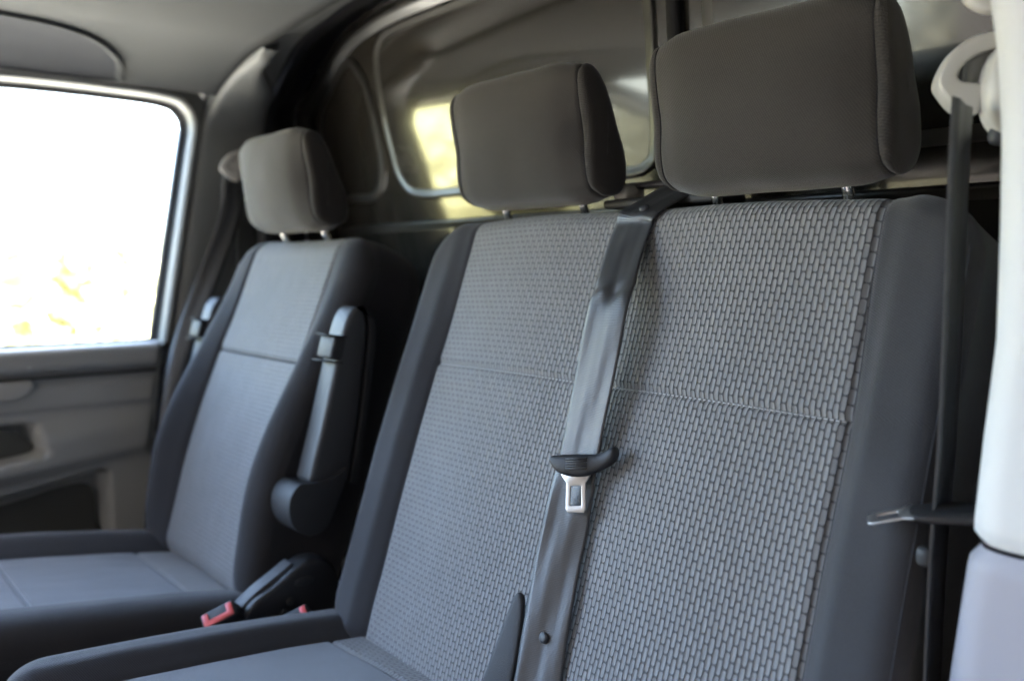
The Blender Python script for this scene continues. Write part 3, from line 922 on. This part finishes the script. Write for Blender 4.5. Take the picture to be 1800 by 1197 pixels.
def armrest(parent, x0, sg, label=None):
    """folded up armrest: outline in (y,z), thickness in x"""
    # pad body : side outline
    body = crom([(.640, 1.205, 0), (.668, 1.300, 0), (.692, 1.390, 0), (.706, 1.440, 0), (.718, 1.470, 0), (.734, 1.484, 0), (.750, 1.470, 0), (.752, 1.43, 0), (.738, 1.33, 0), (.722, 1.24, 0), (.712, 1.195, 0)], 5)
    pts = [(p.x, p.y) for p in body]
    w_ = .052
    ar = prism('armrest', pts, ((x0, 0, 0), (0, 1, 0), (0, 0, 1), (sg, 0, 0)), w_, M['armgrey'], parent, .014, 5)
    # rear lip
    lip = [(p.x + .003, p.y) for p in body[24:]] ; lip2 = [(p.x + .015, p.y - .004) for p in body[24:]]
    prism('pad_back', lip + lip2[::-1], ((x0 + sg * .004, 0, 0), (0, 1, 0), (0, 0, 1), (sg, 0, 0)), w_ - .004, M['blackgrain'], ar, .005, 3)
    # height button
    prism('release_button', [(.681, 1.402), (.704, 1.398), (.713, 1.434), (.691, 1.439)], ((x0 + sg * .004, 0, 0), (0, 1, 0), (0, 0, 1), (sg, 0, 0)), w_ - .003, M['blackgrain'], ar, .005, 3)
    for a, b in (((.684, 1.4405), (.712, 1.4355)), ((.676, 1.3985), (.703, 1.394))):
        prism('button_gap', [(a[0], a[1] - .0012), (b[0], b[1] - .0012), (b[0], b[1] + .0012), (a[0], a[1] + .0012)], ((x0 + sg * .001, 0, 0), (0, 1, 0), (0, 0, 1), (sg, 0, 0)), w_ + .0006, M['rubber'], ar)
    # pivot cover
    piv = crom([(.620, 1.208, 0), (.604, 1.188, 0), (.602, 1.160, 0), (.614, 1.136, 0), (.640, 1.122, 0), (.668, 1.132, 0), (.686, 1.165, 0), (.708, 1.220, 0), (.672, 1.208, 0), (.640, 1.206, 0)], 5, closed=True)
    prism('pivot_cover', [(p.x, p.y) for p in piv], ((x0 - sg * .012, 0, 0), (0, 1, 0), (0, 0, 1), (sg, 0, 0)), w_ + .020, M['blackgrain'], ar, .010, 4)
    if label: tag(ar, label)
armrest(drv, -1.300, 1, 'inner armrest nearest the bench')
armrest(drv, -1.812, -1, 'outer armrest nearest the door')

# ------------------------------------------------------------------ seat belts
def ribbon(name, path, wdirs, width, mat, parent, th=.0014, nw=9, wob=None, per=6):
    P = crom(path, per); Wd = crom(wdirs, per)
    ds = [0]
    for a, b in zip(P, P[1:]): ds.append(ds[-1] + (b - a).length)
    top, uvt, bot = [], [], []
    for i, p in enumerate(P):
        d = (P[min(i + 1, len(P) - 1)] - P[max(i - 1, 0)]).normalized()
        wv = Wd[i].normalized(); wv = (wv - d * wv.dot(d)).normalized(); nr = wv.cross(d).normalized()
        r, u, b = [], [], []
        for k in range(nw):
            f = k / (nw - 1) - .5
            off = wob(ds[i], f) if wob else 0.0
            q = p + wv * (f * width) + nr * off
            r.append(q + nr * th * .5); b.append(q - nr * th * .5); u.append((f * width + 5, ds[i] + 5))
        top.append(r); uvt.append(u); bot.append(b)
    rows = [t + b[::-1] + [t[0]] for t, b in zip(top, bot)]
    uv = [u + u[::-1] + [u[0]] for u in uvt]
    return grid(name, rows, mat, parent, uv)

def plate_tongue(root, O, ax, ay, an, s=1.0):
    """steel tongue: ay points towards the tip"""
    outl = [(-.0190, .000), (-.0120, .010), (-.0125, .040), (-.0095, .0445), (.0095, .0445), (.0125, .040), (.0120, .010), (.0190, .000)]
    hole = [(-.0062, .0140), (-.0062, .0140), (-.0068, .0350), (-.0066, .0352), (.0066, .0352), (.0068, .0350), (.0062, .0140), (.0062, .0140)]
    hole = [(-.0040, .0138), (-.0064, .0145), (-.0070, .0350), (-.0060, .0356), (.0060, .0356), (.0070, .0350), (.0064, .0145), (.0040, .0138)]
    sc_ = lambda L: [(a * s, b * s) for a, b in L]
    return prism('tongue_plate', sc_(outl), (O, ax, ay, an), .0028 * s, M['steel'], root, .0009, 2, hole=sc_(hole))

def loft_bar(name, secs, mat, parent, sides=16, p=2.6):
    """secs: (centre, a_dir, a, b_dir, b) superellipse sections"""
    rows = []
    for c, ad, a, bd, b in secs:
        r = []
        for k in range(sides):
            t = 2 * math.pi * k / sides; ct, st = math.cos(t), math.sin(t)
            r.append(Vector(c) + Vector(ad) * a * math.copysign(abs(ct) ** (2 / p), ct) + Vector(bd) * b * math.copysign(abs(st) ** (2 / p), st))
        rows.append(r)
    n = sides; V = [q for r in rows for q in r]; F = []
    for i in range(len(rows) - 1):
        for j in range(n):
            k = (j + 1) % n; F.append((i * n + j, i * n + k, (i + 1) * n + k, (i + 1) * n + j))
    F.append(tuple(range(n))); F.append(tuple((len(rows) - 1) * n + k for k in range(n)))
    o = mesh(name, V, F, mat, parent, recalc=True)
    return subsurf(o, 1)

BELT = [(-0.731, 0.668, 0.017), (-0.735, 0.649, 0.020), (-0.730, 0.612, 0.030), (-0.718, 0.570, 0.044), (-0.710, 0.534, 0.054), (-0.708, 0.489, 0.053), (-0.709, 0.448, 0.048), (-0.711, 0.408, 0.043), (-0.712, 0.368, 0.038), (-0.713, 0.334, 0.034), (-0.712, 0.301, 0.033), (-0.709, 0.268, 0.033), (-0.707, 0.228, 0.033), (-0.703, 0.184, 0.032), (-0.700, 0.146, 0.031), (-0.695, 0.099, 0.029), (-.692, .03, .026), (-.688, -.02, .022)]
TONGUE_C = Vector((-0.701, 0.700, 1.326))
def centre_belt():
    root = empty('seat_belt', (-.725, .655, 1.0)); tag(root, 'grey lap and shoulder belt hanging down the middle of the bench', 'seat belt')
    X = lambda x, t, l: tuple(BB.pt(x + .755, t, l))
    pts, wd = [], []
    def add(x, t, lift, rot, tilt=0.0):
        pts.append(X(x, t, lift)); wd.append((math.cos(R_(rot)), math.sin(R_(rot)), tilt))
    pts += [(-.672, .955, 1.640), (-.692, .922, 1.652), (-.712, .890, 1.648)]; wd += [(1, .25, .03)] * 3
    for i_, (x, t, n_) in enumerate(BELT):
        rt_ = R_(6 + 15 * sstep(8.5, 11, i_))
        pts.append(tuple(BB.O + Vector((x + .752, 0, 0)) + BB.T * t + BB.N * n_)); wd.append((math.cos(rt_), math.sin(rt_), .02))
    def wob(s, f):
        c = math.exp(-((s - .265) / .014) ** 2)
        return c * (.0016 * math.sin(f * 13 + 1.2) + .0016 * math.cos(f * 7 + s * 160)) + .0008 * math.sin(f * 9 + s * 30)
    ribbon('webbing', pts, wd, .057, M['web'], root, wob=wob, nw=15, per=8)
    # tongue with moulded handle
    c = TONGUE_C; ax = Vector((math.cos(R_(25)), math.sin(R_(25)), .10)).normalized()
    dn = Vector((-.02, -.30, -.95)); dn = (dn - ax * dn.dot(ax)).normalized(); an = ax.cross(dn).normalized()
    if an.y > 0: an = -an
    secs = []
    prof = [(-.046, .004, .0035, .004, .004), (-.043, .002, .008, .0045, .0), (-.034, -.003, .013, .006, .0), (-.020, -.005, .0165, .0075, 0), (0, -.006, .0175, .0078, 0), (.020, -.005, .016, .0075, 0), (.036, -.001, .0125, .0075, .0), (.048, .005, .013, .009, .0), (.056, .010, .013, .010, 0), (.061, .013, .010, .008, 0), (.064, .014, .004, .004, 0)]
    for x, up, a, b, _ in prof:
        secs.append((c + ax * x * .76 - dn * up * .75 + an * .002, dn, a * .78, an, b * .85))
    tg = loft_bar('tongue', secs, M['black'], root)
    for k in range(5):
        o = c + dn * (-.003 + k * .0028) + an * .0078
        prism('grip_rib', [(-.013, -.0007), (.013, -.0007), (.013, .0007), (-.013, .0007)], (o, ax, dn, an), .0022, M['armgrey'], tg)
    plate_tongue(tg, c + dn * .0135 - an * .001 - ax * .003, ax, dn, an, 1.0)
    # stop buttons
    for (x, t, l, rt) in ((BELT[-4][0], BELT[-4][1], BELT[-4][2] + .001, 10), (BELT[0][0] + .004, BELT[0][1] + .004, BELT[0][2] + .001, 5)):
        p = BB.O + Vector((x + .752, 0, 0)) + BB.T * t + BB.N * l; nrm = Vector(NV) if t < .5 else Vector((0, -.55, .83))
        ux = Vector((1, 0, 0)); uy = nrm.cross(ux)
        rows = []
        for rr, hh in ((.0064, -.001), (.0064, .0012), (.0052, .0026), (.0030, .0032), (.0002, .0034)):
            rows.append([p + ux * rr * math.cos(2 * math.pi * k / 18) + uy * rr * math.sin(2 * math.pi * k / 18) + nrm * hh for k in range(18)])
        grid('stop_button', rows, M['armgrey'], root, closed_u=True)
    # shoulder guide on top of the backrest
    gl = box('belt_guide', (-.835, .875, 1.628), (-.64, .93, 1.640), M['blackgrain'], root, .005)
    box('guide_bar', (-.83, .905, 1.655), (-.66, .925, 1.664), M['armgrey'], gl, .004)
    box('guide_end', (-.825, .885, 1.640), (-.800, .925, 1.660), M['anchor'], gl, .005)
    box('guide_end', (-.665, .885, 1.640), (-.645, .925, 1.660), M['anchor'], gl, .005)
centre_belt()

# stiff sleeve of the middle buckle standing next to the webbing
def sleeve():
    pts = [(.024, -.02), (.022, .05), (.016, .115), (.006, .158), (-.004, .168), (-.012, .160), (-.018, .12), (-.026, .06), (-.034, -.02)]
    q = crom([(a * .8, b * .88, 0) for a, b in pts], 5)
    O = BB.pt(-.766 + .752, .034, .014)
    rt = R_(18); ax = Vector((math.cos(rt), math.sin(rt), 0)); ay = Vector(TV); an = Vector((math.sin(rt), -math.cos(rt), .3)).normalized()
    o = prism('buckle_sleeve', [(p.x, p.y) for p in q], (O, ax, ay, an), .010, M['blackgrain'], None, .004, 3)
    tag(o, 'black plastic buckle sleeve standing left of the middle belt on the bench', 'belt sleeve')
sleeve()

def anchor(root, c, sx, s=1.0, name='belt_anchor'):
    """height adjuster: curved loop housing and round cap. sx = direction of the cabin (+1 / -1 in x)"""
    c = Vector(c)
    # loop housing : C shaped shell outline in the (y,z) plane seen from the cabin, thickness in x
    out = [(.052, .052), (.030, .060), (.004, .056), (-.022, .040), (-.038, .014), (-.044, -.010), (-.036, -.026), (-.022, -.044), (-.006, -.055), (.012, -.058)]
    inn = [(.050, .036), (.032, .036), (.012, .031), (-.006, .020), (-.016, .006), (-.018, -.004), (-.010, -.010), (.002, -.012), (.012, -.014), (.016, -.030)]
    po = crom([(a, b, 0) for a, b in out], 4); pi_ = crom([(a, b, 0) for a, b in inn], 4)
    pts = [(p.x * s, p.y * s) for p in po] + [(p.x * s, p.y * s) for p in reversed(pi_)]
    return pts, c

def right_belt():
    root = empty('seat_belt', (-.33, .78, 1.0)); tag(root, 'grey seat belt hanging straight beside the right door pillar', 'seat belt')
    # webbing seen nearly edge on
    rt = 97
    wv = (math.cos(R_(rt)), math.sin(R_(rt)), 0)
    P = [(-.322, .774, 1.688), (-.322, .773, 1.670), (-.322, .772, 1.64), (-.322, .772, 1.60), (-.322, .772, 1.50), (-.322, .770, 1.40), (-.322, .762, 1.30), (-.320, .756, 1.18), (-.318, .750, 1.05)]
    P = [(a * .968, b * .968, 1.55 + (c - 1.55) * .968) for a, b, c in P]
    ribbon('webbing', P, [wv] * len(P), .048, M['web'], root, nw=5, wob=lambda s, f: .0012 * math.sin(f * 8 + s * 5))
    # tongue: handle across the webbing, plate pointing into the cabin
    c = Vector((-.325, .715, 1.345))
    d = Vector((-.86, -.40, -.31)).normalized()     # towards the tip
    ax = Vector((-.42, .90, -.08)); ax = (ax - d * ax.dot(d)).normalized()
    an = ax.cross(d).normalized()
    ax = (ax * math.cos(R_(14)) + an * math.sin(R_(14))).normalized(); an = ax.cross(d).normalized()
    hv = Vector((.86, .48, .10)).normalized()
    secs = []
    for x, a, b in ((.002, .012, .003), (-.004, .017, .0065), (-.02, .020, .0075), (-.04, .021, .0075), (-.058, .020, .0075), (-.072, .016, .007), (-.080, .008, .004)):
        secs.append((c - hv * x, ax, a * .8, an, b * .8))
    tg = loft_bar('tongue', secs, M['black'], root)
    plate_tongue(tg, c + d * -.002, ax, d, an, .82)
    loft_bar('stop_button', [((-.315, .722, 1.310 + dz), (1, 0, 0), a, (0, 1, 0), a) for dz, a in ((.008, .004), (.006, .007), (-.006, .007), (-.009, .004))], M['blackgrain'], root)
    # anchor
    pts, c = anchor(root, (-.352, .850, 1.725), -1, .58)
    up = Vector((0, 0, 1)); yv = Vector((.80, .60, 0)); nv = Vector((.60, -.80, 0))
    O = Vector((-.322, .790, 1.713))
    h = prism('belt_anchor', pts, (O, yv, up, nv * -1), .030, M['anchor'], root, .006, 4)
    inner = crom([(a * .58, b * .58, 0) for a, b in ((.046, .042), (.0, .040), (-.026, .010), (-.028, -.008), (.0, -.018), (.030, -.02), (.046, 0))], 4, closed=True)
    prism('loop_plate', [(p.x, p.y) for p in inner], (O - nv * .012, yv, up, nv * -1), .006, M['trim'], h, .002)
    box('loop_strut', (O.x - .012, O.y + .004, O.z - .012), (O.x - .008, O.y + .02, O.z + .026), M['trim'], h, .002)
    # round cap
    cc = O + yv * .026 + nv * .010 + up * -.014; rows = []
    for i in range(13):
        ph = R_(90 * i / 12); rr = math.cos(ph); hh = math.sin(ph)
        rows.append([cc + yv * (.019 * rr ** .8) * math.cos(2 * math.pi * k / 28) + up * (.038 * rr ** .8) * math.sin(2 * math.pi * k / 28) + nv * (hh * .014) for k in range(28)])
    rows.insert(0, [p - nv * .02 for p in rows[0]])
    grid('cap', rows, M['anchor'], h, closed_u=True)
    o = loft_bar('lower_boss', [(cc + up * (-.038 + dz) - nv * .01, yv, a, nv, a * .8) for dz, a in ((.01, .011), (-.003, .012), (-.007, .010), (-.009, .004))], M['blackgrain'], h)
right_belt()

def hook():
    P = crom([(-.318 + (a + .318) * .6, b, 1.782 + (c - 1.80) * .6) for a, b, c in ((-.322, .815, 1.842), (-.340, .800, 1.825), (-.338, .798, 1.800), (-.318, .800, 1.782), (-.295, .810, 1.783), (-.270, .82, 1.80))], 6)
    o = tube('coat_hook', P, .008, M['anchor'], None, 12, radii=[.004 + .004 * sstep(0, .5, i / len(P)) for i in range(len(P))])
    subsurf(o, 1)
    tag(o, 'small pale curved coat hook on the right pillar above the belt anchor', 'coat hook')
hook()

def left_belt():
    root = empty('seat_belt', (-1.92, .80, 1.0)); tag(root, 'driver seat belt running down from the left pillar behind the armrest', 'seat belt')
    P = [(-1.925, .815, 1.755), (-1.922, .812, 1.735), (-1.915, .800, 1.66), (-1.905, .740, 1.52), (-1.893, .680, 1.38), (-1.885, .648, 1.25), (-1.880, .635, 1.15), (-1.878, .63, 1.05)]
    wv = [(.30, .95, 0)] * 3 + [(.45, .9, 0)] * 5
    ribbon('webbing', P, wv, .048, M['web'], root, nw=5, wob=lambda s, f: .003 * math.sin(f * 5 + s * 9))
    pts, c = anchor(root, (0, 0, 0), 1)
    O = Vector((-1.938, .822, 1.775)); up = Vector((0, 0, 1)); yv = Vector((.30, .95, 0)).normalized(); nv = Vector((.95, -.30, 0)).normalized()
    h = prism('belt_anchor', [(a * .72, b * .6) for a, b in pts], (O, yv, up, nv), .028, M['anchor'], root, .006, 4)
    loft_bar('cap', [(O + yv * x + nv * .012 + up * -.004, up, a, nv, a * .55) for x, a in ((-.022, .010), (-.012, .020), (.01, .025), (.05, .024), (.075, .016))], M['anchor'], h)
    # tongue poking out in front of the backrest edge
    c = Vector((-1.885, .655, 1.195)); d = Vector((-.10, -.80, -.42)).normalized(); ax = Vector((.6, -.3, .4)); ax = (ax - d * ax.dot(d)).normalized(); an = ax.cross(d)
    tg = loft_bar('tongue', [(c + d * x, ax, a, an, b) for x, a, b in ((.004, .010, .003), (-.01, .018, .006), (-.03, .018, .006), (-.045, .010, .004))], M['black'], root)
    plate_tongue(tg, c, ax, d, an, 1.1)
left_belt()

# ------------------------------------------------------------------ buckles between the seats
def buckle(name, c, dirv, wv, label, ln=.085):
    """c = centre of the top face, dirv = outward normal of the top face, wv = long axis of the slot"""
    c, n, a = Vector(c), Vector(dirv).normalized(), Vector(wv).normalized(); a = (a - n * a.dot(n)).normalized(); b = n.cross(a).normalized()
    root = empty(name, c - n * ln); tag(root, label, 'buckle')
    prism('housing', rrect(-.026, -.0125, .026, .0125, .004, 3), (c - n * ln, a, b, n), ln, M['black'], root, .002)
    U = [(-.023, -.010), (.023, -.010), (.023, .010), (.014, .010), (.014, -.0015), (-.014, -.0015), (-.014, .010), (-.023, .010)]
    prism('release_button', U, (c - n * .004, a, b, n), .0062, M['red'], root, .001, 2)
    tube('stalk', [c - n * ln, c - n * (ln + .05) + Vector((0, .02, 0)), c - n * (ln + .09) + Vector((0, .04, -.01))], .009, M['black'], root, 8)
buckle('belt_buckle', (-1.225, .478, 1.040), (.52, -.62, .58), (-.30, -.62, -.62) if False else (.42, .70, .42), 'black buckle with red button beside the driver cushion')
buckle('belt_buckle', (-1.165, .566, 1.030), (.45, -.60, .65), (.42, .70, .42), 'red topped buckle half hidden behind the bench cushion edge')

def bracket():
    root = empty('hinge_cover', (-1.23, .60, .95)); tag(root, 'black plastic hinge cover with a painted highlight along its front edge between the two seats', 'hinge cover')
    o = crom([(.515, 1.020, 0), (.530, 1.045, 0), (.565, 1.062, 0), (.600, 1.083, 0), (.625, 1.092, 0), (.655, 1.085, 0), (.672, 1.06, 0), (.68, 1.0, 0), (.68, .93, 0), (.57, .93, 0), (.535, .98, 0)], 5, closed=True)
    prism('cover_body', [(p.x, p.y) for p in o], ((-1.262, 0, 0), (0, 1, 0), (0, 0, 1), (1, 0, 0)), .045, M['black'], root, .007, 3)
    e = crom([(.505, 1.010, 0), (.512, 1.034, 0), (.540, 1.056, 0), (.572, 1.073, 0), (.602, 1.090, 0)], 5)
    e2 = crom([(.530, 1.000, 0), (.536, 1.030, 0), (.552, 1.048, 0), (.578, 1.066, 0), (.604, 1.084, 0)], 5)
    prism('edge_highlight', [(p.x, p.y) for p in e] + [(p.x, p.y) for p in reversed(e2)], ((-1.262, 0, 0), (0, 1, 0), (0, 0, 1), (1, 0, 0)), .030, M['armgrey'], root, .003)  # paler grey strip stands in for the reflection along the cover's front
    for (y, z, a, b) in ((.612, 1.062, .016, .007), (.588, 1.035, .006, .006), (.578, 1.012, .008, .014)):
        prism('latch_detail', [(y + a * math.cos(k * math.pi / 8), z + b * math.sin(k * math.pi / 8)) for k in range(16)], ((-1.219, 0, 0), (0, 1, 0), (0, 0, 1), (1, 0, 0)), .006, M['blackgrain'], root, .002)
bracket()
